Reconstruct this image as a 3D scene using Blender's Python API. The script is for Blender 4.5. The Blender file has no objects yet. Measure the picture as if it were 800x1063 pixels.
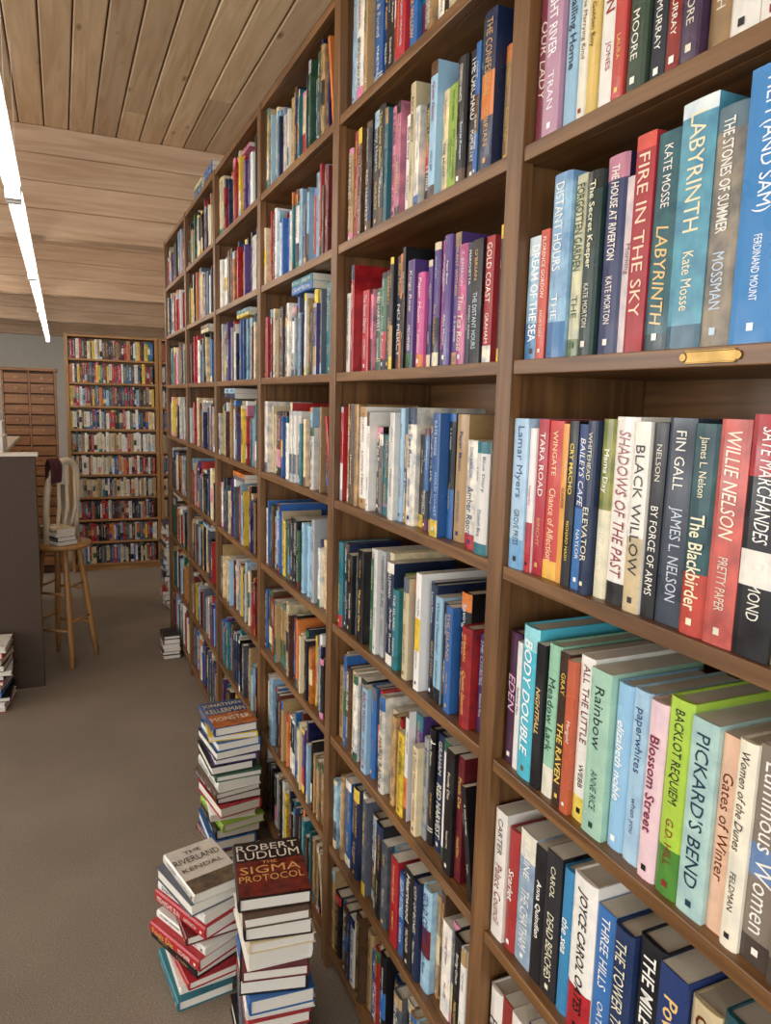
import bpy, bmesh, math, random
import numpy as np
from mathutils import Vector, Matrix
random.seed(11)
scene = bpy.context.scene
try:
    scene.view_settings.view_transform = 'Standard'
    scene.view_settings.look = 'None'
except Exception: pass

# ------------------------------------------------------------------ helpers
def lin(c):
    c = c/255.0
    return c/12.92 if c <= 0.04045 else ((c+0.055)/1.055)**2.4
def rgb(r, g, b, a=0.0): return (lin(r), lin(g), lin(b), a)
def hx(h, a=0.0):
    return rgb(int(h[0:2],16), int(h[2:4],16), int(h[4:6],16), a)

def new_mat(name):
    m = bpy.data.materials.new(name); m.use_nodes = True
    nt = m.node_tree; nt.nodes.clear()
    out = nt.nodes.new('ShaderNodeOutputMaterial')
    b = nt.nodes.new('ShaderNodeBsdfPrincipled')
    nt.links.new(b.outputs[0], out.inputs[0])
    return m, nt, b
def simple_mat(name, col, rough=0.5, metal=0.0, noise=0.12, nscale=30, bump=0.0):
    m, nt, b = new_mat(name)
    tc = nt.nodes.new('ShaderNodeTexCoord')
    n = nt.nodes.new('ShaderNodeTexNoise'); n.inputs['Scale'].default_value = nscale
    n.inputs['Detail'].default_value = 4
    nt.links.new(tc.outputs['Object'], n.inputs['Vector'])
    r = nt.nodes.new('ShaderNodeValToRGB')
    r.color_ramp.elements[0].position=0.3; r.color_ramp.elements[1].position=0.7
    r.color_ramp.elements[0].color = tuple(c*(1-noise) for c in col[:3])+(1,)
    r.color_ramp.elements[1].color = tuple(min(1,c*(1+noise)) for c in col[:3])+(1,)
    nt.links.new(n.outputs['Fac'], r.inputs[0]); nt.links.new(r.outputs[0], b.inputs['Base Color'])
    b.inputs['Roughness'].default_value = rough; b.inputs['Metallic'].default_value = metal
    if bump:
        bp = nt.nodes.new('ShaderNodeBump'); bp.inputs['Strength'].default_value = bump
        bp.inputs['Distance'].default_value = 0.005
        nt.links.new(n.outputs['Fac'], bp.inputs['Height']); nt.links.new(bp.outputs[0], b.inputs['Normal'])
    return m
def wood_mat(name, c1, c2, axis='Y', scale=1.0, rough=0.45, attr=False, knots=False, bump=0.15, tone=(0.78,1.16)):
    m, nt, b = new_mat(name)
    tc = nt.nodes.new('ShaderNodeTexCoord'); mp = nt.nodes.new('ShaderNodeMapping')
    s = {'X':(1.5,22,22),'Y':(22,1.5,22),'Z':(22,22,1.5)}[axis]
    mp.inputs['Scale'].default_value = tuple(v*scale for v in s)
    nt.links.new(tc.outputs['Object'], mp.inputs['Vector'])
    vec = mp.outputs[0]
    at = None
    if attr:
        at = nt.nodes.new('ShaderNodeAttribute'); at.attribute_name = 'tone'
        mm = nt.nodes.new('ShaderNodeVectorMath'); mm.operation='MULTIPLY_ADD'
        nt.links.new(at.outputs['Color'], mm.inputs[0]); mm.inputs[1].default_value=(37,37,37)
        nt.links.new(vec, mm.inputs[2]); vec = mm.outputs[0]
    n = nt.nodes.new('ShaderNodeTexNoise'); n.inputs['Scale'].default_value=1.6
    n.inputs['Detail'].default_value=8; n.inputs['Distortion'].default_value=1.2
    nt.links.new(vec, n.inputs['Vector'])
    r = nt.nodes.new('ShaderNodeValToRGB')
    r.color_ramp.elements[0].position=0.3; r.color_ramp.elements[1].position=0.72
    r.color_ramp.elements[0].color=c1[:3]+(1,); r.color_ramp.elements[1].color=c2[:3]+(1,)
    nt.links.new(n.outputs['Fac'], r.inputs[0])
    colout = r.outputs[0]
    if attr:
        ma = nt.nodes.new('ShaderNodeMapRange'); ma.inputs['To Min'].default_value=tone[0]; ma.inputs['To Max'].default_value=tone[1]
        nt.links.new(at.outputs['Fac'], ma.inputs['Value'])
        mx = nt.nodes.new('ShaderNodeVectorMath'); mx.operation='SCALE'
        nt.links.new(colout, mx.inputs[0]); nt.links.new(ma.outputs[0], mx.inputs['Scale']); colout = mx.outputs[0]
    if knots:
        mp2 = nt.nodes.new('ShaderNodeMapping')
        sk = {'X':(2.2,8,8),'Y':(8,2.6,8),'Z':(8,8,2.2)}[axis]
        mp2.inputs['Scale'].default_value = sk
        nt.links.new(tc.outputs['Object'], mp2.inputs['Vector'])
        v = nt.nodes.new('ShaderNodeTexVoronoi'); v.inputs['Scale'].default_value=1.0
        nt.links.new(mp2.outputs[0], v.inputs['Vector'])
        kr = nt.nodes.new('ShaderNodeValToRGB')
        kr.color_ramp.elements[0].position=0.05; kr.color_ramp.elements[0].color=(0.35,0.24,0.16,1)
        kr.color_ramp.elements[1].position=0.13; kr.color_ramp.elements[1].color=(1,1,1,1)
        nt.links.new(v.outputs['Distance'], kr.inputs[0])
        mu = nt.nodes.new('ShaderNodeVectorMath'); mu.operation='MULTIPLY'
        nt.links.new(colout, mu.inputs[0]); nt.links.new(kr.outputs[0], mu.inputs[1]); colout = mu.outputs[0]
    nt.links.new(colout, b.inputs['Base Color'])
    b.inputs['Roughness'].default_value=rough
    bp = nt.nodes.new('ShaderNodeBump'); bp.inputs['Strength'].default_value=bump; bp.inputs['Distance'].default_value=0.002
    nt.links.new(n.outputs['Fac'], bp.inputs['Height']); nt.links.new(bp.outputs[0], b.inputs['Normal'])
    return m

class Geo:
    """bmesh collector with material slots"""
    def __init__(self): self.bm = bmesh.new(); self.mi = 0
    def _set(self, fs):
        for f in fs: f.material_index = self.mi
    def box(self, x0,x1,y0,y1,z0,z1):
        v = [self.bm.verts.new((x,y,z)) for x in (x0,x1) for y in (y0,y1) for z in (z0,z1)]
        fs = [self.bm.faces.new([v[i] for i in q]) for q in ((0,1,3,2),(4,6,7,5),(0,4,5,1),(2,3,7,6),(0,2,6,4),(1,5,7,3))]
        self._set(fs); return fs
    def tube(self, pts, rads, seg=12, caps=True, smooth=True, squash=None):
        pts = [Vector(p) for p in pts]; rings=[]
        for i,p in enumerate(pts):
            if i==0: t = pts[1]-pts[0]
            elif i==len(pts)-1: t = pts[-1]-pts[-2]
            else: t = pts[i+1]-pts[i-1]
            t.normalize()
            ref = Vector((0,0,1)) if abs(t.z)<0.9 else Vector((0,1,0))
            u = t.cross(ref).normalized(); w = t.cross(u).normalized()
            r = rads[i] if isinstance(rads,(list,tuple)) else rads
            rings.append([self.bm.verts.new(p+(u*math.cos(a)+w*math.sin(a)*(squash or 1))*r) for a in [2*math.pi*k/seg for k in range(seg)]])
        fs=[]
        for i in range(len(rings)-1):
            for k in range(seg):
                f=self.bm.faces.new([rings[i][k],rings[i][(k+1)%seg],rings[i+1][(k+1)%seg],rings[i+1][k]]); f.smooth=smooth; fs.append(f)
        if caps:
            fs.append(self.bm.faces.new(rings[0][::-1])); fs.append(self.bm.faces.new(rings[-1]))
        self._set(fs)
    def lathe(self, c, prof, seg=32):
        rings=[]
        for r,z in prof:
            rings.append([self.bm.verts.new((c[0]+r*math.cos(2*math.pi*k/seg), c[1]+r*math.sin(2*math.pi*k/seg), c[2]+z)) for k in range(seg)])
        fs=[]
        for i in range(len(rings)-1):
            for k in range(seg):
                f=self.bm.faces.new([rings[i][k],rings[i][(k+1)%seg],rings[i+1][(k+1)%seg],rings[i+1][k]]); f.smooth=True; fs.append(f)
        fs.append(self.bm.faces.new(rings[0][::-1])); fs.append(self.bm.faces.new(rings[-1]))
        self._set(fs)
    def done(self, name, mats, bevel=0.0, parent=None):
        bmesh.ops.recalc_face_normals(self.bm, faces=self.bm.faces[:])
        me = bpy.data.meshes.new(name); self.bm.to_mesh(me); self.bm.free()
        o = bpy.data.objects.new(name, me); scene.collection.objects.link(o)
        for m in mats: me.materials.append(m)
        if bevel:
            md=o.modifiers.new('bevel','BEVEL'); md.width=bevel; md.segments=2; md.limit_method='ANGLE'
        if parent: o.parent=parent
        return o
def empty(name):
    o = bpy.data.objects.new(name, None); scene.collection.objects.link(o); return o

# ------------------------------------------------------------------ text cache
_tc = {}
def text_geo(s, bold=0.0, shear=0.0):
    key=(s,bold,shear)
    if key in _tc: return _tc[key]
    cu = bpy.data.curves.new('t','FONT'); cu.body=s; cu.resolution_u=2; cu.offset=bold; cu.shear=shear
    o = bpy.data.objects.new('t',cu); scene.collection.objects.link(o)
    dg = bpy.context.evaluated_depsgraph_get(); dg.update()
    me = o.evaluated_get(dg).to_mesh()
    me.calc_loop_triangles()
    nv=len(me.vertices); v=np.zeros(nv*3); me.vertices.foreach_get('co',v); v=v.reshape(-1,3)[:,:2]
    nt_=len(me.loop_triangles); t=np.zeros(nt_*3,dtype=np.int32); me.loop_triangles.foreach_get('vertices',t)
    t=t.reshape(-1,3)
    o.evaluated_get(dg).to_mesh_clear()
    bpy.data.objects.remove(o); bpy.data.curves.remove(cu)
    if nv==0:
        _tc[key]=None; return None
    v=v-v.min(axis=0); w,h=v.max(axis=0)
    _tc[key]=(v,t,w,h); return _tc[key]

# ------------------------------------------------------------------ book mesh builder
class Books:
    def __init__(self): self.V=[]; self.F=[]; self.C=[]; self.n=0
    def add(self, v, f, c):
        self.V.append(np.asarray(v,dtype=float)); f=np.asarray(f)+self.n
        self.F.extend(f.tolist()); self.C.extend(c); self.n+=len(v)
    def done(self, name, mat, parent=None):
        me=bpy.data.meshes.new(name)
        V=np.concatenate(self.V)
        me.from_pydata(V.tolist(),[],self.F)
        lt=np.array([len(f) for f in self.F])
        at=me.attributes.new('bookcol','FLOAT_COLOR','CORNER')
        c=np.repeat(np.array(self.C,dtype=np.float32),lt,axis=0)
        at.data.foreach_set('color',c.ravel())
        me.materials.append(mat)
        o=bpy.data.objects.new(name,me); scene.collection.objects.link(o)
        if parent: o.parent=parent
        return o

PAL = {'W':'E6E2D9','C':'D6C59E','T':'AC8C60','N':'1B2A4C','K':'18161A','B':'2F62A0','L':'96BAD0','E':'256E7A',
 'R':'AC242A','M':'641C22','O':'D0783A','Y':'DCBC3C','G':'2E5C42','g':'98BA42','P':'523A78','p':'CE7C98',
 'U':'583E2A','S':'585E68','s':'A6A9AC','c':'BCD0C0','F':'C25086','t':'44A0B0'}
TITLES="""THE DISTANT HOURS|SHADOWS OF THE PAST|BLACK WILLOW|Summer Island|The Long Road|NIGHT TRAIN|A River Runs|THE LAST SUPPER|Winter Garden|BARBARIAN DAYS|CROSSING THE LINE|The Stone Diaries|EYES OF THE HAMMER|HARD RAIN|Lost & Found|THE GATE|Empire Falls|SILENT WITNESS|THE ORCHARD|Blue Diary|Deep Water|THE CONFESSION|Secret Keeper|NO MERCY|The Glass House|MIDNIGHT SUN|Paper Moon|BROKEN GROUND|THE WINDS OF DUNE|Sand Castle|Fools Die|GOLD COAST|THE HUNT|Quiet Storm|A Good Woman|RED HARVEST|Saving Grace|Kings Row|THE ISLAND|White Oleander|STORMY WEATHER|The Promise|PURSUIT|Heartwood|THE CITADEL|Amber Room|Lonely Hearts|SKELETON COAST|The Tea Rose|CITY OF BONES""".split('|')
AUTHORS="""KATE MORTON|JAMES NELSON|J. C. OATES|WALTER MOSLEY|IAN McEWAN|Anne Perry|KATE MOSSE|R. B. PARKER|MARTIN|T. JEFFERSON|MORRISON|Elizabeth Berg|RUSSO|SARAH DUNANT|McMURTRY|JOHN NANCE|Laura Moore|O'BRIAN|MICHENER|GRAHAM|Alice Munro|PHILLIPS|MARCHETTA|STEPHEN WHITE|MILLER|KELLERMAN|LEONARD|Naylor|DON WINSLOW|ROBERTS""".split('|')

def lum(c): return 0.2126*c[0]+0.7152*c[1]+0.0722*c[2]
def textcol(base):
    l=lum(base)
    if l>0.25: return random.choice([hx('1c1a1a'),hx('1c1a1a'),hx('8C2626'),hx('24386E'),hx('332f2c'),hx('1d4434'),hx('6a5a3a')])
    return random.choice([hx('EEE8DA'),hx('EEE8DA'),hx('DED5C0'),hx('DDBC60'),hx('D2A566'),hx('C4D6E4')])

def put_text(bk, s, O, X, Y, L, Hmax, col, align='c', bold=0.0, shear=0.0, maxstretch=1.15, minsq=0.5):
    g=text_geo(s,bold,shear)
    if g is None: return
    v,t,w,h=g
    sy=Hmax/h; sx=min(sy*maxstretch, L/w)
    if sx<sy*minsq: sy=sx/minsq
    off=(L-sx*w)/2 if align=='c' else (0 if align=='l' else L-sx*w)
    P=O+np.outer(v[:,0]*sx+off,X)+np.outer((v[:,1]-h/2)*sy,Y)
    bk.add(P,t,[col]*len(t))

def book(bk, O, A, B, C, t, H, D, col, hard=True, bands=None, page=None, title=None, author=None, tcol=None,
         acol=None, detail=2, ttop=True, covercol=None, art=0.0, big=False):
    O=np.array(O,float);A=np.array(A,float);B=np.array(B,float);C=np.array(C,float)
    if page is None:
        k=random.uniform(0.82,1.0); page=(0.76*k,0.69*k,0.56*k,0.0)
    tb,oh=(0.0026,0.0032) if hard else (0.0007,0.0004)
    bul=min(0.005,t*0.16) if hard else min(0.0015,t*0.05)
    k=5
    arc=[(t*(0.5-0.5*math.cos(math.pi*i/(k-1))), bul*(1-math.sin(math.pi*i/(k-1)))) for i in range(k)]
    outer=[(0,D)]+arc+[(t,D)]
    inner=[(tb,D)]+[(min(max(a,tb),t-tb),bul+tb) for a,c in arc]+[(t-tb,D)]
    m=len(outer)
    bands=bands or []
    lv=sorted(set([0.0,1.0]+[max(0,min(1,b[0])) for b in bands]+[max(0,min(1,b[1])) for b in bands]))
    nl=len(lv)
    cc=(col[0],col[1],col[2],art)
    pts=[];fs=[];cs=[]
    for l in lv:
        for a,c in outer: pts.append(O+A*a+B*(l*H)+C*c)
    for i in range(nl-1):
        mid=(lv[i]+lv[i+1])/2; bc=cc
        for b in bands:
            if b[0]<=mid<=b[1]: bc=b[2]
        for j in range(m-1):
            fs.append([i*m+j,i*m+j+1,(i+1)*m+j+1,(i+1)*m+j])
            side = j==0 or j==m-2
            cs.append((covercol if (side and covercol) else (bc if not side else cc)))
    b0=len(pts)
    for l in (0,1):
        for a,c in inner: pts.append(O+A*a+B*(l*H)+C*c)
    for j in range(m-1):
        fs.append([b0+j,b0+j+1,b0+m+j+1,b0+m+j]); cs.append(cc)
        fs.append([j,j+1,b0+j+1,b0+j]); cs.append(cc)
        fs.append([(nl-1)*m+j,(nl-1)*m+j+1,b0+m+j+1,b0+m+j]); cs.append(cc)
    fs.append([0,(nl-1)*m,b0+m,b0]); cs.append(cc)
    fs.append([m-1,(nl-1)*m+m-1,b0+m+m-1,b0+m-1]); cs.append(cc)
    p0=len(pts); a0,a1,q0,q1,c0,c1=tb,t-tb,oh,H-oh,bul+tb,D-oh*1.3
    for a in (a0,a1):
        for q in (q0,q1):
            for c in (c0,c1): pts.append(O+A*a+B*q+C*c)
    page=(page[0],page[1],page[2],-1.0)
    for q in ((1,3,7,5),(0,1,5,4),(2,3,7,6),(0,1,3,2),(4,5,7,6)):
        fs.append([p0+i for i in q]); cs.append(page)
    bk.add(pts,fs,cs)
    if detail>=1 and title:
        sg = -1.0 if np.dot(np.cross(A,B),C)>0 else 1.0
        tcol=tcol or textcol(col); acol=acol or (textcol(col) if random.random()<0.4 else tcol)
        base=O+A*(t/2)-C*0.0005
        X=-B; Y=A*sg
        bold=random.choice([0,0,0.012]); sh=random.choice([0,0,0,0.2])
        hm=min(0.022, t*random.uniform(0.42,0.58)) if big else min(0.019, t*random.uniform(0.3,0.58))
        if author:
            if ttop: r1,r2=(0.05,0.52),(0.60,0.84)
            else: r2,r1=(0.06,0.34),(0.42,0.88)
            if random.random()<.25 and not big:
                put_text(bk,title,base+Y*hm*.45+B*(H*(1-r1[0])),X,Y,H*(r1[1]-r1[0]),hm*.6,tcol,bold=bold,shear=sh)
                put_text(bk,random.choice(['a novel','NEW YORK TIMES BESTSELLER','a thriller','winner of the prize']),base-Y*hm*.45+B*(H*(1-r1[0])),X,Y,H*(r1[1]-r1[0]),hm*.3,acol,maxstretch=1.0)
            else:
                put_text(bk,title,base+B*(H*(1-r1[0])),X,Y,H*(r1[1]-r1[0]),hm,tcol,bold=bold,shear=sh,maxstretch=1.0)
            put_text(bk,author,base+B*(H*(1-r2[0])),X,Y,H*(r2[1]-r2[0]),hm*0.7,acol,bold=0.0,maxstretch=1.0)
        else:
            put_text(bk,title,base+B*(H*0.93),X,Y,H*0.78,hm,tcol,bold=bold,shear=sh,maxstretch=1.0)
        if detail>=2 and t>0.014 and random.random()<.6:
            w=min(0.004,t*0.14); q0=base+B*(H*0.05)
            q=[q0+A*w-C*0.0001, q0-A*w-C*0.0001, q0-A*w+B*(2*w)-C*0.0001, q0+A*w+B*(2*w)-C*0.0001]
            bk.add(q,[[0,1,2,3]],[acol])

def rbands(col):
    r=random.random()
    if r<0.35: return None
    other=hx(PAL[random.choice('WCKNRBEUGLSTUMsYOp')],random.choice([0,.4,1.0]))
    o2=hx(PAL[random.choice('WCKNRBEUGLSTUMsYOp')],0)
    if r<0.48: return [(0.0,0.14,other)]
    if r<0.60: return [(0.86,1.0,other)]
    if r<0.68: return [(0.34,0.62,other)]
    if r<0.78: return [(0.0,0.1,other),(0.9,1.0,other)]
    if r<0.88: return [(0.12,0.128,other),(.145,.153,other),(0.88,0.888,other)]
    return [(0.0,0.12,o2),(.12,.4,other),(.94,1,o2)]

def mute(c, k=0.08):
    l=lum(c); return tuple(v*(1-k)+l*k for v in c[:3])+tuple(c[3:])

def fill_row(bk, yhi, ylo, zb, clear, codes=None, specs=None, yend=None, hr=(0.19,0.24), detail=2, weights=None, xf=0.645, flat=0.0, tr=(0.012,0.033), hardp=0.5, lean=0.0):
    y=yhi-0.002
    lst=[]
    leaning = random.random()<lean
    ylo_real=ylo
    if leaning: ylo=ylo+random.uniform(.055,.075)
    if specs:
        tot=sum(s[1] for s in specs); sc=(yhi-yend)/tot
        for s in specs: lst.append(dict(col=mute(hx(s[0])),t=s[1]*sc,H=s[2]*random.uniform(.985,1.01),title=s[3],author=s[4] or None,tcol=hx(s[5]) if s[5] else None,bands=[(b[0],b[1],mute(hx(b[2],.3))) for b in s[6]] if len(s)>6 and s[6] else None,art=s[7] if len(s)>7 else 0.15,ok=True))
    if codes:
        ts=[random.uniform(0.5,1.4) for _ in codes]; sc=(yhi-ylo-0.008)/sum(ts)
        ph=random.uniform(*hr)
        for c,tt in zip(codes,ts):
            if random.random()<0.7: ph=random.uniform(*hr)
            col=hx(PAL[c]); j=random.uniform(0.7,1.08); col=tuple(min(0.85,v*j) for v in col[:3])+(0,)
            lst.append(dict(col=col,t=tt*sc,H=ph))
    cw=weights or 'WWWWCCCTTNNKKKKKBBLLEERRMOYGPpUSSscgOB'
    tot=sum(d['t'] for d in lst); space=yhi-ylo-0.006
    while True:
        if tot>=space-0.012: break
        t=random.uniform(*tr); H=random.uniform(*hr); n=1
        if random.random()<0.12: n=random.randint(2,4)
        col=hx(PAL[random.choice(cw)]); j=random.uniform(0.6,1.1); col=tuple(max(0.008,min(0.8,v*j+random.uniform(-.01,.01))) for v in col[:3])+(0,)
        bd=rbands(col); tc=textcol(col); ok=True
        for i in range(n):
            if tot+t>space: ok=False; break
            lst.append(dict(col=col,t=t,H=H,bands=bd,tcol=tc)); tot+=t
        if not ok and space-tot<0.03: break
    for d in lst:
        t=d['t']; H=min(d['H'],clear-0.012)
        hard=random.random()<hardp
        D=H*random.uniform(0.60,0.70)
        rec=random.uniform(0.003,0.030) if not d.get('ok') else random.uniform(0.004,0.016)
        tt=t-random.uniform(0.0003,0.0014)
        title=d.get('title') or random.choice(TITLES); author=d.get('author')
        if 'title' not in d: author=random.choice(AUTHORS)
        if 'bands' not in d: d['bands']=rbands(d['col'])
        a=random.uniform(-.005,.005); yw=random.uniform(-.012,.012)
        A=np.array((yw,math.cos(a),math.sin(a))); A/=np.linalg.norm(A)
        B=np.array((0,-math.sin(a),math.cos(a))); C=np.cross(A,B)
        book(bk,(xf+rec,y-t,zb),A,B,C,tt,H,D,d['col'],hard=hard and t>0.016,bands=d['bands'],
             title=title,author=author,tcol=d.get('tcol'),detail=detail,ttop=random.random()<0.6,art=d.get('art',random.choice([0,0,0.2,0.5,.8])),big=bool(d.get('ok')))
        y-=t
    if leaning:
        t=random.uniform(.014,.02); H=random.uniform(.2,.235); s=min(.2,max(.05,(y-ylo_real-.004-t)/H)); c_=math.sqrt(1-s*s)
        A=np.array((0,c_,-s)); B=np.array((0,s,c_)); y0=y-.002-t*c_-H*s
        if y0>ylo_real+.001:
            cl_=hx(PAL[random.choice(cw)])
            book(bk,(xf+.01,y0,zb+t*s),A,B,np.cross(A,B),t,H,H*.65,cl_,hard=False,bands=rbands(cl_),title=random.choice(TITLES),author=random.choice(AUTHORS),detail=detail)
    if flat and random.random()<flat:
        yy=random.uniform(ylo+0.02,yhi-0.26); zz=zb+min(hr[1],clear-0.05)+0.001
        for i in range(random.randint(1,3)):
            t=random.uniform(0.012,0.022)
            if zz+t>zb+clear-0.004: break
            c=hx(PAL[random.choice(cw)])
            book(bk,(xf+0.01,yy+0.21,zz),(0,0,1),(0,-1,0),(1,0,0),t,0.2,0.135,c,hard=False,title=random.choice(TITLES),author=random.choice(AUTHORS),detail=detail)
            zz+=t

# ------------------------------------------------------------------ materials
m_wall = simple_mat('painted_wall', rgb(206,200,188), 0.9, noise=0.03, nscale=8)
m_book, nt, b = new_mat('printed_book_paper')
at = nt.nodes.new('ShaderNodeAttribute'); at.attribute_name='bookcol'
tc = nt.nodes.new('ShaderNodeTexCoord')
n = nt.nodes.new('ShaderNodeTexNoise'); n.inputs['Scale'].default_value=38; n.inputs['Detail'].default_value=6
nt.links.new(tc.outputs['Object'], n.inputs['Vector'])
ramp = nt.nodes.new('ShaderNodeValToRGB')
ramp.color_ramp.elements[0].position=0.3; ramp.color_ramp.elements[0].color=(0.36,0.42,0.52,1)
ramp.color_ramp.elements[1].position=0.7; ramp.color_ramp.elements[1].color=(1.5,1.35,1.1,1)
nt.links.new(n.outputs['Fac'], ramp.inputs[0])
mul = nt.nodes.new('ShaderNodeVectorMath'); mul.operation='MULTIPLY'
nt.links.new(at.outputs['Color'], mul.inputs[0]); nt.links.new(ramp.outputs[0], mul.inputs[1])
cl = nt.nodes.new('ShaderNodeClamp'); nt.links.new(at.outputs['Alpha'], cl.inputs[0])
mx = nt.nodes.new('ShaderNodeMix'); mx.data_type='RGBA'
nt.links.new(cl.outputs[0], mx.inputs[0]); nt.links.new(at.outputs['Color'], mx.inputs[6]); nt.links.new(mul.outputs[0], mx.inputs[7])
mp = nt.nodes.new('ShaderNodeMapping'); mp.inputs['Scale'].default_value=(300,300,300)
nt.links.new(tc.outputs['Object'], mp.inputs['Vector'])
n2 = nt.nodes.new('ShaderNodeTexNoise'); n2.inputs['Scale'].default_value=3; nt.links.new(mp.outputs[0], n2.inputs['Vector'])
pm = nt.nodes.new('ShaderNodeMapRange'); pm.inputs['To Min'].default_value=0.7; pm.inputs['To Max'].default_value=1.1
nt.links.new(n2.outputs['Fac'], pm.inputs['Value'])
ps = nt.nodes.new('ShaderNodeVectorMath'); ps.operation='SCALE'
nt.links.new(mx.outputs[2], ps.inputs[0]); nt.links.new(pm.outputs[0], ps.inputs['Scale'])
lt = nt.nodes.new('ShaderNodeMath'); lt.operation='LESS_THAN'; lt.inputs[1].default_value=-0.5
nt.links.new(at.outputs['Alpha'], lt.inputs[0])
mx2 = nt.nodes.new('ShaderNodeMix'); mx2.data_type='RGBA'
nt.links.new(lt.outputs[0], mx2.inputs[0]); nt.links.new(mx.outputs[2], mx2.inputs[6]); nt.links.new(ps.outputs[0], mx2.inputs[7])
nt.links.new(mx2.outputs[2], b.inputs['Base Color'])
# varied gloss on covers (worn / laminated), matt pages
n3 = nt.nodes.new('ShaderNodeTexNoise'); n3.inputs['Scale'].default_value=14; nt.links.new(tc.outputs['Object'], n3.inputs['Vector'])
rg = nt.nodes.new('ShaderNodeMapRange'); rg.inputs['From Min'].default_value=.35; rg.inputs['From Max'].default_value=.65
rg.inputs['To Min'].default_value=0.22; rg.inputs['To Max'].default_value=0.5
nt.links.new(n3.outputs['Fac'], rg.inputs['Value'])
mxr = nt.nodes.new('ShaderNodeMath'); mxr.operation='MAXIMUM'
ml9 = nt.nodes.new('ShaderNodeMath'); ml9.operation='MULTIPLY'; ml9.inputs[1].default_value=.9
nt.links.new(lt.outputs[0], ml9.inputs[0]); nt.links.new(ml9.outputs[0], mxr.inputs[0]); nt.links.new(rg.outputs[0], mxr.inputs[1])
nt.links.new(mxr.outputs[0], b.inputs['Roughness'])

m_case_h = wood_mat('walnut_shelf_wood', rgb(88,57,29), rgb(138,98,57), 'Y', 1.0, 0.38)
m_case_v = wood_mat('walnut_post_wood', rgb(84,54,28), rgb(132,93,54), 'Z', 1.0, 0.4)
m_ceil = wood_mat('ceiling_plank_wood', rgb(186,154,116), rgb(216,188,152), 'Y', 0.6, 0.55, attr=True, knots=True, tone=(.82,1.08))
m_beam = wood_mat('beam_wood', rgb(192,156,124), rgb(222,192,160), 'X', 0.6, 0.55, attr=True, tone=(.88,1.02))
m_oak = wood_mat('oak_wood', rgb(142,98,52), rgb(182,134,78), 'Z', 1.0, 0.4)
m_oak_h = wood_mat('oak_wood_shelf', rgb(142,98,52), rgb(182,134,78), 'X', 1.0, 0.4)
m_stool = wood_mat('stool_beech_wood', rgb(158,110,60), rgb(190,142,86), 'Z', 1.2, 0.35)
m_cab = wood_mat('cabinet_wood', rgb(120,78,46), rgb(162,112,70), 'X', 1.0, 0.45)
m_cabin = simple_mat('cabinet_inner_wood', rgb(74,48,30), 0.7, noise=0.1)
m_dark = simple_mat('dark_laminate', rgb(66,48,32), 0.6, noise=0.1, nscale=60)
m_top = simple_mat('countertop_laminate', rgb(206,194,176), 0.4, noise=0.05, nscale=40)
m_brass = simple_mat('brass', rgb(160,130,78), 0.4, metal=1.0, noise=0.2, nscale=60)
m_white = simple_mat('cream_paint', rgb(226,212,184), 0.4, noise=0.04)
m_housing = simple_mat('white_enamel', rgb(235,235,230), 0.4, noise=0.02)
m_cloth = simple_mat('burgundy_cloth', rgb(82,40,48), 0.9, noise=0.2, nscale=50, bump=0.4)
m_plast = simple_mat('grey_plastic', rgb(225,218,205), 0.5, noise=0.03)
m_keys = simple_mat('dark_plastic', rgb(50,50,52), 0.5, noise=0.05)
m_gap = simple_mat('plank_gap_shadow_board', rgb(46,32,22), 0.9, noise=0.1)

m_tube, nt, b = new_mat('fluorescent_tube_glow')
b.inputs['Base Color'].default_value=(1,1,1,1)
b.inputs['Emission Color'].default_value=(1.0,0.95,0.87,1); b.inputs['Emission Strength'].default_value=12.5

m_carpet, nt, b = new_mat('carpet')
tc = nt.nodes.new('ShaderNodeTexCoord')
n1 = nt.nodes.new('ShaderNodeTexNoise'); n1.inputs['Scale'].default_value=220; n1.inputs['Detail'].default_value=3
n2 = nt.nodes.new('ShaderNodeTexNoise'); n2.inputs['Scale'].default_value=1.6; n2.inputs['Detail'].default_value=4
for q in (n1,n2): nt.links.new(tc.outputs['Object'], q.inputs['Vector'])
r1 = nt.nodes.new('ShaderNodeValToRGB')
r1.color_ramp.elements[0].position=0.3; r1.color_ramp.elements[1].position=0.7
r1.color_ramp.elements[0].color=rgb(114,101,86)[:3]+(1,); r1.color_ramp.elements[1].color=rgb(150,136,119)[:3]+(1,)
nt.links.new(n1.outputs['Fac'], r1.inputs[0])
mr = nt.nodes.new('ShaderNodeMapRange'); mr.inputs['From Min'].default_value=0.3; mr.inputs['From Max'].default_value=0.7
mr.inputs['To Min'].default_value=0.82; mr.inputs['To Max'].default_value=1.1
nt.links.new(n2.outputs['Fac'], mr.inputs['Value'])
sc_ = nt.nodes.new('ShaderNodeVectorMath'); sc_.operation='SCALE'
nt.links.new(r1.outputs[0], sc_.inputs[0]); nt.links.new(mr.outputs[0], sc_.inputs['Scale'])
nt.links.new(sc_.outputs[0], b.inputs['Base Color']); b.inputs['Roughness'].default_value=0.95
bp = nt.nodes.new('ShaderNodeBump'); bp.inputs['Strength'].default_value=0.3; bp.inputs['Distance'].default_value=0.004
nt.links.new(n1.outputs['Fac'], bp.inputs['Height']); nt.links.new(bp.outputs[0], b.inputs['Normal'])

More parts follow.
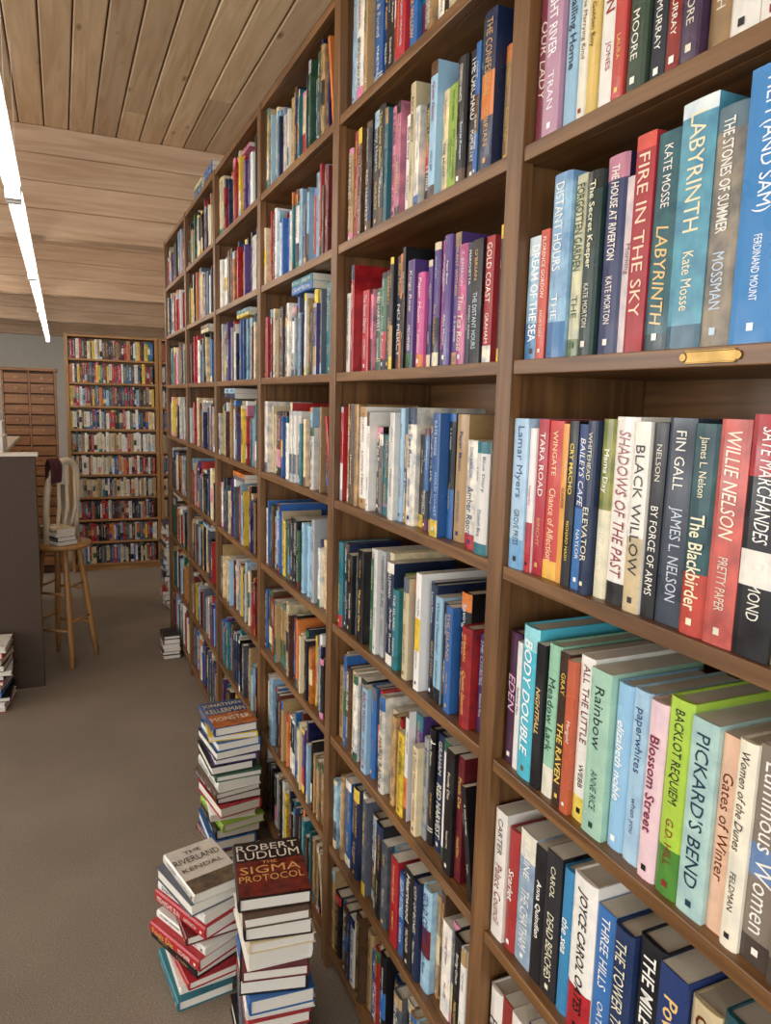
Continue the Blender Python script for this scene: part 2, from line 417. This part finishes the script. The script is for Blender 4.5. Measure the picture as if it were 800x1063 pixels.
# ------------------------------------------------------------------ room shell
EYE=1.62; CEIL=3.22; XC=0.93; XR=3.6; XL=-5.0; YB=-3.0; YF=14.2
g=Geo(); g.box(XL-.1,XR+.1,YB-.1,YF+.1,-0.1,0.0); g.done('floor',[m_carpet])
g=Geo(); g.box(XR,XR+.1,YB,YF,0,CEIL); g.done('wall_right',[m_wall])
g=Geo(); g.box(XL,XR,YF,YF+.1,0,CEIL); g.done('wall_far',[m_wall])
g=Geo()
g.box(XL,XR,YB-.1,YB,0,0.6); g.box(XL,XR,YB-.1,YB,2.6,CEIL)
for x0,x1 in ((XL,-4.6),(-2.3,-2.1),(0.2,XR)): g.box(x0,x1,YB-.1,YB,0.6,2.6)
g.done('wall_back',[m_wall])
g=Geo(); g.box(XL-.1,XL,YB,YF,0,0.7); g.box(XL-.1,XL,YB,YF,2.6,CEIL)
for y0,y1 in ((YB,-1.5),(1.0,1.4),(4.4,4.8),(7.8,YF)): g.box(XL-.1,XL,y0,y1,0.7,2.6)
g.done('wall_left',[m_wall])
def win(name,ax,c,a0,a1,z0,z1):
    g=Geo()
    def bx(p0,p1,q0,q1):
        if ax=='Y': g.box(p0,p1,c-.06,c-.02,q0,q1)
        else: g.box(c-.06,c-.02,p0,p1,q0,q1)
    w=.05
    bx(a0,a0+w,z0,z1);bx(a1-w,a1,z0,z1);bx(a0+w,a1-w,z0,z0+w);bx(a0+w,a1-w,z1-w,z1);bx((a0+a1)/2-w/2,(a0+a1)/2+w/2,z0+w,z1-w)
    g.done(name,[m_housing],0.003)
win('window_1','Y',YB,-4.6,-2.3,0.6,2.6); win('window_2','Y',YB,-2.1,0.2,0.6,2.6)
win('window_3','X',XL,-1.5,1.0,0.7,2.6); win('window_4','X',XL,1.4,4.4,0.7,2.6); win('window_5','X',XL,4.8,7.8,0.7,2.6)

def planks(name, mats, boxes, bev=.004):
    V=[];F=[];T=[];MI=[]
    for bxx in boxes:
        (x0,x1,y0,y1,z0,z1)=bxx[:6]
        k=len(V); V+= [(x,y,z) for x in (x0,x1) for y in (y0,y1) for z in (z0,z1)]
        for q in ((0,1,3,2),(4,6,7,5),(0,4,5,1),(2,3,7,6),(0,2,6,4),(1,5,7,3)): F.append([k+i for i in q]); MI.append(bxx[6] if len(bxx)>6 else 0)
        tn=random.random(); T+= [(tn,tn,tn,1)]*24
    me=bpy.data.meshes.new(name); me.from_pydata(V,[],F)
    at=me.attributes.new('tone','FLOAT_COLOR','CORNER'); at.data.foreach_set('color',np.array(T,dtype=np.float32).ravel())
    for m in mats: me.materials.append(m)
    me.polygons.foreach_set('material_index',MI)
    o=bpy.data.objects.new(name,me); scene.collection.objects.link(o)
    md=o.modifiers.new('b','BEVEL'); md.width=bev; md.segments=1
    return o
bx=[]; x=XL
while x<XR+.1:
    w=0.138; y=YB-random.uniform(0,3.5)
    while y<YF:
        L=random.uniform(4,6); bx.append((x+.003,x+w-.003,max(YB,y)+.001,min(YF,y+L),CEIL,CEIL+.03)); y+=L
    x+=w
bx.append((XL,XR+.1,YB,YF,CEIL+.0305,CEIL+.08,1))
planks('ceiling',[m_ceil,m_gap],bx,.006)
for by in (5.2,8.2,11.2,13.95):
    bb=[]; z=2.577
    for i in range(4):
        bb.append((XL,XR,by,by+.16,z+.001,z+.1598)); z+=.16075
    planks('ceiling_beam',[m_beam],bb)

# ------------------------------------------------------------------ long bookcase
X0=0.64
posts=[-0.62,0.20,1.0,1.805,2.575,3.38,4.21,5.05]
boards=[EYE+v for v in (0.955,0.668,0.368,0.057,-0.268,-0.60,-0.92,-1.245,-1.555)]
case=empty('bookcase')
g=Geo()
g.mi=1
for i,p in enumerate(posts):
    g.box(X0,X0+.022,p-.021,p+.021,0,boards[0]+.011)
    g.box(X0+.022,XC-.012,p-.012,p+.012,0,boards[0]+.010)
g.mi=0
for i in range(len(posts)-1):
    a,b_=posts[i],posts[i+1]
    for z in boards:
        th=.011
        g.box(X0+.003,X0+.022,a+.0215,b_-.0215,z-th,z+th)
        g.box(X0+.0222,XC-.012,a+.0125,b_-.0125,z-th,z+th-.0005)
    g.box(X0+.03,X0+.045,a+.013,b_-.013,0,boards[-1]-.012)
g.box(XC-.011,XC-.003,posts[0],posts[-1],0.01,boards[0])
g.done('frame',[m_case_h,m_case_v],0.0015,case)
for (yy,zz) in ((0.598,boards[3]),):
    g=Geo(); xx=X0+.003
    g.box(xx-.0012,xx,yy-.034,yy+.034,zz-.0075,zz+.0075)
    g.box(xx-.003,xx-.0012,yy-.034,yy+.034,zz-.0075,zz-.0055)
    g.box(xx-.003,xx-.0012,yy-.034,yy+.034,zz+.0055,zz+.0075)
    g.tube([(xx-.0025,yy-.037,zz),(xx,yy-.037,zz)],.005); g.tube([(xx-.0025,yy+.037,zz),(xx,yy+.037,zz)],.005)
    g.done('brass_label_holder',[m_brass],0.0006,case)

bk=Books()
R1=[('7A3040',.022,.21,'OUR LADY','','E8D9C0'),('B98AA0',.03,.225,'BRIGHT RIVER','TRAN','F4EFEF'),('8FB9CF',.028,.23,'Sailing Home','','20304A'),
 ('E2DCC8',.018,.22,'The Marrying Kind','','553311'),('D8B65A',.016,.21,'Golden Boy','','40200A'),('E9E4DA',.026,.235,'THE RAIN','JONES','8C1A1E'),
 ('C04038',.018,.23,'PORTRAIT','LAURA','F3EFE4'),('3A4C3A',.026,.24,'THE STRAIT','MOORE','E9C75A'),('232833',.026,.235,'The Last Spy','MURRAY','F3EFE4'),
 ('8F2A22',.024,.235,'STRAIT','MURRAY','F3EFE4',None,.5),('3E2A48',.024,.235,'STAR SKY','MOORE','E8D9C0',None,.5),('9A7A50',.026,.235,'HARVEST','NASH','FFF4DD',None,.4),('E4DED2',.03,.24,'Little Deaths','GREENE','222222'),('E4DED2',.026,.24,'Ivory','CABOT','222222')]
R2=[('9DC6E0',.040,.18,'DREAM OF THE SEA','','FFFFFF',[(0,.3,'4F86B8'),(.85,1,'D8E8F0')],.7),('C8472E',.022,.185,'FLORENCE GORDON','MORTON','F6EBDC'),
 ('86B4D8',.044,.252,'DISTANT HOURS','THE','F6F3EA',[(.0,.2,'3F74A8')],.7),('C9C9A6',.030,.246,'FORGOTTEN GARDEN','THE','2F4A2A',[(0,.1,'6E7F4A')],.6),
 ('223C38',.032,.24,'The Secret Keeper','KATE MORTON','E8E2C0',[(.9,1,'0F1C1C')],.5),('2A3460',.042,.248,'THE HOUSE AT RIVERTON','KATE MORTON','F0E6D8',[(.88,1,'C27A92')],.3),
 ('D9CBD0',.022,.215,'Morning','','7A2030',None,.5),('A82530',.034,.258,'FIRE IN THE SKY','','F3D7B8',[(.93,1,'D84A38')],.2),
 ('1B5B66',.038,.25,'LABYRINTH','KATE MOSSE','E8C27A',[(0,.08,'0E3038')],.8),('4C9AB4',.052,.268,'LABYRINTH','Kate Mosse','F4E2B8',[(.0,.1,'1F5A70'),(.94,1,'D9E6E8')],.6),
 ('8C8478',.042,.25,'THE STONES OF SUMMER','MOSSMAN','F1ECE0',[(.9,1,'5A7480')],.9),('1E7FC0',.055,.272,'HEM (AND SAM)','FERDINAND MOUNT','F5F8FA',None,.1)]
R3=[('A9CBE4',.042,.236,'Lamar Myers','GROVE PRESS','1F3F70',[(0,.2,'6FA6D0')],.3),('E8E0DC',.018,.225,'Yesterday','','B3202A',[(0,.35,'B3202A')]),
 ('B01C30',.028,.236,'TARA ROAD','BINCHY','F3EFE4'),('C93A34',.038,.236,'Chance of Affection','WINGATE','F6D9A8',[(0,.12,'E8B03A')],.2),('E39B2C',.016,.23,'SUNRISE','','7A1A12'),
 ('17161A',.024,.238,'CRY MACHO','RICHARD NASH','F0D040'),('2C6DB0',.026,.232,'BAILEYS CAFE','NAYLOR','F4F4F0',[(.5,1,'173A78')]),('20304E',.024,.238,'ELEVATOR','WHITEHEAD','E8E2C0'),
 ('8A8E3C',.028,.24,'Mama Day','GLORIA NAYLOR','F3EFE4',[(0,.5,'E2DAB8')],.6),('ECE6DA',.048,.244,'SHADOWS OF THE PAST','','8C1A1E',[(0,.12,'2A2A2A')],.1),
 ('EAE4D6',.032,.24,'BLACK WILLOW','','202020',[(0,.4,'C9B48A')]),('17181C',.026,.24,'BY FORCE OF ARMS','NELSON','F3EFE4',None,.2),('36404E',.046,.25,'JAMES L. NELSON','FIN GALL','C9D2DC',None,.2),
 ('1F4F58',.042,.245,'The Blackbirder','James L. Nelson','F2E6C2',[(0,.3,'C04030')],.9),('C85A50',.044,.25,'WILLIE NELSON','PRETTY PAPER','F6E7CE',None,.5),('16161A',.05,.252,'SAYE MARCHANDES','DIAMOND','F6F3EA',[(.75,1,'B3202A'),(.3,.45,'E9E4DA')],.1)]
R4=[('4A2444',.026,.225,'EDEN','','E2B8D0',None,.6),('E2E0DC',.012,.215,'Shadow Man','','222222'),('3FB6CC',.036,.25,'BODY DOUBLE','','F8F8F4',[(.85,1,'8FD8E0')],.1),('1A1A1E',.018,.235,'NIGHTFALL','','E8C27A'),
 ('8FC2A2',.026,.24,'Meadow Lark','','1F3A2A',[(0,.2,'E2DCC8')]),('3E2A20',.02,.235,'THE RAVEN','GRAY','E9C75A'),('C05A38',.016,.23,'Marigold','','F3EFE4'),('E9E6DC',.026,.245,'ALL THE LITTLE','WEBB','6A1822',[(0,.15,'E0C84A')]),
 ('9FC8B0',.034,.24,'Rainbow','ANNE RICE','1E3C34',None,.2),('8FC0E0',.026,.236,'elizabeth noble','','F8F8F4',None,.1),('A6CCE4',.028,.24,'paperwhites','when you','1F3F70',None,.3),('E8C6CC',.026,.238,'Blossom Street','','7A2040',None,.2),
 ('A8CC2C',.032,.255,'BACKLOT REQUIEM','G.D. HILL','1C1C1C',[(0,.25,'4A8A2A')]),('A9CCC6',.032,.245,"PICKARD'S BEND",'','1F3A4A',None,.3),('E8BC9C',.020,.24,'Gates of Winter','','6A2A1A'),('EDE4CC',.020,.245,'Women of the Dunes','FELDMAN','2A2A2A',None,.2),
 ('85786A',.032,.25,'Luminous Women','','F1ECE0',[(0,.12,'4A4038'),(.4,.55,'6A8AB8')],.1),('7C7064',.032,.25,'Luminous Women','','F1ECE0',[(0,.12,'4A4038'),(.4,.55,'6A8AB8')],.1)]
R5=[('E4DCD0',.024,.235,'Palace Council','CARTER','7A2030'),('A8302E',.02,.215,'Scarlet','','F3EFE4'),('8FA8C0',.030,.235,'THE CHATHAM','ELAINE','F3EFE4',[(.8,1,'E2DCC8')],.6),('1B1B1F',.02,.23,'Anna Quindlen','','F3EFE4'),
 ('2B2B30',.026,.24,'DEAD BEACHES','CAROL','E8E2C0',None,.3),('2F86B8',.02,.236,'the sea','','F3EFE4'),('EDE8DE',.036,.245,'JOYCE CAROL OATES','','17161A',[(0,.3,'B3202A')]),('2F6FB4',.026,.232,'THREE HILLS','OATES','F3EFE4'),
 ('22355E',.026,.23,'THE TOWER TAVERN','','E8E2C0'),('1B1D24',.032,.238,"THE MILE'S GATE",'','F3EFE4'),('243A70',.03,.236,'Powder Hill','','E8C27A'),('C8B48A',.03,.23,'CIRCUS','KATE','5C2A18'),('1F4F58',.03,.24,'TRAVEL LIGHT','','F3EFE4')]
R6=[('E4DCD0',.03,.22,'Harbor','','222222'),('8F2A22',.03,.23,'Red Wolf','','F3EFE4'),('E4DCD0',.03,.23,'Wild Swans','CHANG','222222'),('22355E',.03,.24,'The Stand','','F3EFE4'),('E6C232',.03,.21,'Yellow Dog','','222222'),('1B1D24',.03,.24,'DARK','','F3EFE4')]
near={1:(R1,.56),2:(R2,.535),3:(R3,.50),4:(R4,.425),5:(R5,.47),6:(R6,.75)}
bay2={0:'BBLWTBNKWCRBETWKCWNBUKT',1:'TTRUTKKGKKEppWCWKWLCgKKBGNTW',2:'WWRWRpGGKKNOKYPFPPFPPFNKRWK',3:'RFTUCTWKWKSEWWLTWKBNBKTYWWK',4:'KENKSKWGWsCNEgCPWBNLKBKRPWK',5:'TTBUCWKLBKRWCTRYWPCsKNWKM',6:'LWTBKNWSUWKSLRBKNLTUWSKWC',7:'TKSUNWKUTBRCKNSKTLCKWUNWKT'}
for i in range(len(posts)-1):
    ylo,yhi=posts[i]+.022,posts[i+1]-.022
    for r in range(8):
        zb=boards[r+1]+.0112; clear=boards[r]-boards[r+1]-.022
        if i==1 and r in near:
            sp,ye=near[r]; fill_row(bk,yhi,ylo,zb,clear,specs=sp,yend=ye,hr=(.2,.25))
        elif i==2:
            fill_row(bk,yhi,ylo,zb,clear,codes=bay2[r],hr=(.18,.255),detail=2,tr=(.015,.04),flat=.0,lean=.3 if r>3 else 0)
        else:
            ww=None
            if i>=3: ww='WWWWWWCCCCTTNNKKKKBBLLEERRMOGPpUSSsYO' if r<4 else 'WWWCCTTUNNKKKKKBBLLERRMOYGPUSSs'
            fill_row(bk,yhi,ylo,zb,clear,hr=(.17,.25),detail=2 if i<=3 else 1,flat=.4 if i>=3 else 0,weights=ww,tr=(.011,.029),lean=.35)
zt=boards[0]+.0112
for yy in (3.5,3.78):
    zz=zt
    for k in range(4):
        t=random.uniform(.016,.026); c=hx(PAL[random.choice('GTWBKC')])
        book(bk,(X0+.02,yy+0.21,zz),(0,0,1),(0,-1,0),(1,0,0),t-.0005,0.2,0.135,c,hard=False,title=random.choice(TITLES),author=random.choice(AUTHORS)); zz+=t
bk.done('books',m_book,case)

# ------------------------------------------------------------------ far bookcases (mass-market paperbacks)
def far_case(FX0,FX1,FY,FT):
    fc=empty('bookcase')
    g=Geo()
    g.mi=0
    for x in (FX0,FX1-.028): g.box(x,x+.028,FY,FY+.2,0,FT)
    g.mi=1
    fb=[0.06+i*(FT-.075)/10 for i in range(11)]
    for z in fb: g.box(FX0+.0285,FX1-.0285,FY+.003,FY+.19,z-.009,z+.009)
    g.box(FX0+.0285,FX1-.0285,FY+.02,FY+.035,0,.05)
    g.box(FX0+.01,FX1-.01,FY+.191,FY+.199,0.01,FT-.005)
    g.done('frame',[m_oak,m_oak_h],0.0015,fc)
    bk=Books()
    for r in range(10):
        zb=fb[r]+.0095; x=FX0+.03
        cw='WWCKKKNNRRBRRMTUYLSEO' if r in (9,8,7,2,1) else 'WWWWCCCCsTKKNMRBRSYO'
        if r in (3,5): cw='WWWWCCCCCCTTsWKNR'
        while True:
            t=random.uniform(.012,.030)
            if x+t>FX1-.031: break
            H=random.uniform(.15,.178); col=hx(PAL[random.choice(cw)])
            book(bk,(x,FY+.012+random.uniform(0,.008),zb),(1,0,0),(0,0,1),(0,1,0),t-.0006,H,.105,col,hard=False,bands=rbands(col),title=random.choice(TITLES),author=None,detail=1)
            x+=t
    bk.done('books',m_book,fc)
far_case(0.045,0.83,7.1,2.135)
far_case(0.835,1.62,7.1,2.135)

# ------------------------------------------------------------------ floor stacks
def stack(name, cx, cy, z0, n, rot=0, top=None, height=None, codes=None, size=(.235,.158), jit=.014, rj=9, flip=.35, lean=(0,0)):
    bk=Books(); z=z0; i=0
    ts=[random.uniform(.022,.042) for _ in range(n)]
    if height: s=height/sum(ts); ts=[t*s for t in ts]
    for i,t in enumerate(ts):
        last=i==n-1
        H=size[0]*random.uniform(.92,1.03); D=size[1]*random.uniform(.92,1.03)
        r=math.radians(rot+(0 if last else random.uniform(-rj,rj))+(180 if (random.random()<flip and not last) else 0))
        B=np.array((-math.sin(r),math.cos(r),0)); C=np.array((math.cos(r),math.sin(r),0)); A=np.array((0,0,1.))
        f=i/max(1,n-1)
        x,y=cx+random.uniform(-jit,jit)+lean[0]*f,cy+random.uniform(-jit,jit)+lean[1]*f
        O=np.array((x,y,z))-B*H/2-C*D/2
        col=hx(PAL[codes[i%len(codes)] if codes else random.choice('KKNRMWCBGTUSW')])
        if last and top: col=hx(top['base'])
        ti,au=random.choice(TITLES),random.choice(AUTHORS)
        book(bk,O,A,B,C,t-.0006,H,D,col,hard=True,title=ti,author=au,detail=2,page=(0.80,0.75,0.65,0),art=(top.get('art',.3) if top else .2) if last else 0.0)
        if last and top:
            P=O+A*(t+.0002)
            for (b0,b1,h) in top.get('panels',[]):
                q=[P+B*H*b0+C*.004,P+B*H*b0+C*(D-.001),P+B*H*b1+C*(D-.001),P+B*H*b1+C*.004]
                bk.add(q,[[0,1,2,3]],[hx(h,.9)])
            for (s,fy,hh,hc) in top['lines']:
                put_text(bk,s,P+A*.0004+B*(H*fy)+C*(D*.05),C,B,D*.9,H*hh,hx(hc),bold=.0,maxstretch=1.25)
        z+=t
    return bk.done(name,m_book)
stack('book_stack',.437,1.62,0.0,13,rot=-9,height=.475,codes='KTSRWBKMWCKUK',jit=.008,rj=6,size=(.24,.168),
      top=dict(base='231614',panels=[(.02,.62,'6E2218')],art=.5,lines=[('ROBERT',.87,.12,'E4DACA'),('LUDLUM',.72,.14,'E4DACA'),('THE',.58,.05,'D8A060'),('SIGMA',.46,.13,'E0A860'),('PROTOCOL',.31,.11,'E0A860')]))
stack('book_stack',.300,1.91,0.0,11,rot=14,height=.33,codes='EWRKRWMRWSWU',jit=.012,rj=13,lean=(.012,.0),size=(.225,.152),
      top=dict(base='D2CCC0',panels=[(.0,.3,'6A5A4A')],art=.2,lines=[('THE',.86,.07,'222222'),('RIVERLAND',.70,.12,'222222'),('KENDAL',.5,.08,'5A2A20')]))
stack('book_stack',.515,2.52,0.0,16,rot=4,height=.485,codes='MBKgWRKUWGKPNBYK',jit=.012,rj=9,size=(.235,.165),
      top=dict(base='2C4678',panels=[(.0,.5,'B0642E')],art=.3,lines=[('JONATHAN',.84,.16,'E6D8A8'),('KELLERMAN',.62,.16,'E6D8A8'),('MONSTER',.3,.15,'E6DFD0')]))
stack('book_stack',.578,4.60,0.0,6,rot=0,height=.15,codes='UKTWMK',jit=.002,rj=2,size=(.17,.105))
stack('book_stack',.76,5.75,0.0,20,rot=0,height=.66,codes='WKWRCWNKWBWSC')
stack('book_stack',-.375,4.13,0.0,12,rot=-5,height=.34,codes='RWKBWRNWKTRW')
stack('book_stack',-.70,4.13,0.0,9,rot=5,height=.27)

# ------------------------------------------------------------------ counter
ct=empty('sales_counter')
g=Geo(); g.box(-1.6,-.135,4.31,4.36,0,1.28); g.box(-1.6,-.42,4.3605,6.3,0.06,1.255); g.box(-1.58,-.45,4.3605,6.28,0,0.06)
g.done('body',[m_dark],0.003,ct)
g=Geo(); g.box(-1.62,-.12,4.295,4.375,1.281,1.30); g.box(-1.62,-.30,4.376,6.32,1.2555,1.28); g.done('top',[m_top],0.004,ct)

g=Geo(); rx,ry,rz=-.43,4.72,1.2805
g.box(rx-.17,rx+.13,ry-.16,ry+.2,rz,rz+.09)
g.box(rx-.15,rx+.12,ry-.02,ry+.19,rz+.09,rz+.17)
g.box(rx-.1,rx+.1,ry+.1,ry+.14,rz+.17,rz+.28)
g.mi=1
g.box(rx-.09,rx+.09,ry+.095,ry+.0995,rz+.185,rz+.27)
for i in range(5):
    for j in range(3): g.box(rx-.14+i*.047,rx-.105+i*.047,ry-.15+j*.04,ry-.12+j*.04,rz+.0905,rz+.1)
g.done('cash_register',[m_plast,m_keys],0.004)

# ------------------------------------------------------------------ drawer cabinet
g=Geo(); cx0,cx1,cy=-.46,-.03,7.12; H=1.80
g.mi=2; g.box(cx0+.012,cx1-.012,cy+.02,cy+.42,0,H-.002)
g.mi=0; g.box(cx0,cx0+.018,cy-.004,cy+.42,0,H); g.box(cx1-.018,cx1,cy-.004,cy+.42,0,H)
g.box((cx0+cx1)/2-.008,(cx0+cx1)/2+.008,cy-.002,cy+.0195,0,H)
g.box(cx0-.012,cx1+.012,cy-.012,cy+.43,H,H+.025)
for i in range(19):
    z=.08+i*.090
    for x0,x1 in ((cx0+.022,(cx0+cx1)/2-.011),((cx0+cx1)/2+.011,cx1-.022)):
        g.mi=0; g.box(x0,x1,cy-.003,cy+.0195,z,z+.078)
        xm=(x0+x1)/2
        g.mi=1; g.tube([(xm,cy-.003,z+.04),(xm,cy-.012,z+.04),(xm,cy-.02,z+.04)],[.006,.006,.012],8)
g.done('drawer_cabinet',[m_cab,m_brass,m_cabin],0.003)

# ------------------------------------------------------------------ bar stool with back
st=empty('bar_stool'); sx,sy=-.03,4.72; sh=.74
g=Geo()
g.lathe((sx,sy,sh-.035),[(.10,0),(.155,.003),(.172,.012),(.175,.022),(.168,.033),(.12,.031),(.05,.027),(.01,.026)])
g.done('seat',[m_stool],0,st)
ang=[math.radians(a) for a in (-78,12,102,192)]
g=Geo()
def legp(a,z):
    k=(sh-.03-z)/(sh-.03); r=.10+.085*k
    return Vector((sx+r*math.cos(a),sy+r*math.sin(a),z))
for a in ang:
    zs=[0,.15,.3,.45,.6,sh-.02]; g.tube([legp(a,z) for z in zs],[.012,.016,.018,.018,.016,.014],12)
for i in range(4):
    z=.22 if i%2 else .27
    g.tube([legp(ang[i],z),legp(ang[(i+1)%4],z)],.009,10)
    z=.44 if i%2 else .48
    g.tube([legp(ang[i],z),legp(ang[(i+1)%4],z)],.008,10)
g.done('legs',[m_stool],0,st)
g=Geo()
p0=Vector((-.125,4.63,0)); p1=Vector((.075,4.86,0)); cen=(p0+p1)/2; out=Vector((.04,.02,0))
pts=[]
for i in range(21):
    a=math.pi*i/20
    u=-math.cos(a)
    zz=sh-.02+ (0.50*(math.sin(a)**0.45) if 0<i<20 else 0)
    pts.append(cen+(p1-p0)*0.5*u*(0.8+.2*math.sin(a))+out*math.sin(a)+Vector((0,0,zz)))
g.tube(pts,.019,12)
for u in (-.45,0,.45):
    g.tube([cen+(p1-p0)*.5*u*.7+Vector((0,0,sh-.01)),cen+(p1-p0)*.5*u+out+Vector((0,0,sh+.2)),cen+(p1-p0)*.5*u+out*1.0+Vector((0,0,sh+.455))],[.009,.012,.009],8)
g.done('back',[m_white],0,st)
bmc=bmesh.new(); NU,NV=8,14; grid=[]
dirp=(p1-p0).normalized(); nrm=Vector((-dirp.y,dirp.x,0))
for i in range(NU+1):
    row=[]
    for j in range(NV+1):
        u=i/NU*.085; v=(j/NV-.5)
        top=sh+.506; drop=abs(v)*.30
        side=.027*math.copysign(min(1,abs(v)*8),v)+.006*math.sin(i*1.9+j*.4)
        zz=top-drop+.004*math.sin(i*2.3)-(0.05 if i==0 else 0)*abs(v)
        row.append(bmc.verts.new(p0+dirp*(.02+u)+out*.7+nrm*side+Vector((0,0,zz))))
    grid.append(row)
for i in range(NU):
    for j in range(NV):
        f=bmc.faces.new([grid[i][j],grid[i+1][j],grid[i+1][j+1],grid[i][j+1]]); f.smooth=True
me=bpy.data.meshes.new('draped_cloth'); bmc.to_mesh(me); bmc.free(); me.materials.append(m_cloth)
o=bpy.data.objects.new('draped_cloth',me); scene.collection.objects.link(o); o.parent=st
md=o.modifiers.new('s','SOLIDIFY'); md.thickness=.006; md=o.modifiers.new('ss','SUBSURF'); md.levels=1; md.render_levels=1
o=stack('books_on_seat',-.045,4.68,sh-.001,4,rot=30,height=.1,codes='WKWC',size=(.19,.125),jit=.004,rj=5); o.parent=st

# ------------------------------------------------------------------ fluorescent lights
def fixture(x,y0,y1,z):
    e=empty('fluorescent_light')
    g=Geo()
    prof=[(-.035,0),(.035,0),(.028,.035),(-.028,.035)]
    a=[g.bm.verts.new((x+px,y0+.004,z+pz)) for px,pz in prof]; c=[g.bm.verts.new((x+px,y1-.004,z+pz)) for px,pz in prof]
    for i in range(4): g.bm.faces.new([a[i],a[(i+1)%4],c[(i+1)%4],c[i]])
    g.bm.faces.new(a[::-1]); g.bm.faces.new(c)
    for yy in (y0+.006,y1-.046): g.box(x-.03,x+.03,yy,yy+.04,z-.055,z)
    for yy in (y0+.35,y1-.35): g.tube([(x,yy,z+.034),(x,yy,CEIL-.001)],.0012,6)
    g.done('housing',[m_housing],0.002,e)
    g=Geo(); g.tube([(x,y0+.047,z-.027),(x,y1-.047,z-.027)],.016,16); g.done('tube',[m_tube],0,e)
for k in range(5):
    fixture(-.155,1.27+k*2.44,1.27+(k+1)*2.44-.02,EYE+.865)
for xx in (-2.4,-4.0,2.2):
    for k in range(5): fixture(xx,-1.5+k*2.6,-1.5+k*2.6+2.42,EYE+.865)

# ------------------------------------------------------------------ daylight
def area(name,loc,rot,sx_,sy_,e,col):
    l=bpy.data.lights.new(name,'AREA'); l.shape='RECTANGLE'; l.size=sx_; l.size_y=sy_; l.energy=e; l.color=col
    o=bpy.data.objects.new(name,l); o.location=loc; o.rotation_euler=rot; scene.collection.objects.link(o); return o
area('window_daylight_back_1',(-3.45,YB+.02,1.6),(math.radians(90),0,0),2.2,1.9,50,(.93,.97,1.0))
area('window_daylight_back_2',(-.95,YB+.02,1.6),(math.radians(90),0,0),2.2,1.9,75,(.93,.97,1.0))
for i,(yy,w,e) in enumerate(((-.25,2.4,55),(2.9,2.9,70),(6.3,2.9,140))):
    area('window_daylight_left_%d'%(i+1),(XL+.02,yy,1.65),(math.radians(90),0,math.radians(-90)),w,1.8,e,(1.0,.98,.96))
w=bpy.data.worlds.new('World'); scene.world=w; w.use_nodes=True
bgn=w.node_tree.nodes['Background']; bgn.inputs[0].default_value=(.75,.85,1,1); bgn.inputs[1].default_value=1.0

# ------------------------------------------------------------------ camera
psi=math.radians(23.9); th=math.radians(8.6); ro=math.radians(1.52)
F=Vector((math.sin(psi)*math.cos(th),math.cos(psi)*math.cos(th),-math.sin(th)))
Rt=Vector((math.cos(psi),-math.sin(psi),0)); Up=Rt.cross(F)
R2_=Rt*math.cos(ro)+Up*math.sin(ro); U2=Up*math.cos(ro)-Rt*math.sin(ro)
cam=bpy.data.cameras.new('camera'); co=bpy.data.objects.new('camera',cam); scene.collection.objects.link(co)
cam.sensor_fit='VERTICAL'; cam.sensor_height=36; cam.lens=760/1063*36; cam.clip_start=.02
M=Matrix.Identity(4)
for i in range(3): M[i][0]=R2_[i]; M[i][1]=U2[i]; M[i][2]=-F[i]
M[0][3],M[1][3],M[2][3]=0,0,EYE
co.matrix_world=M
scene.camera=co
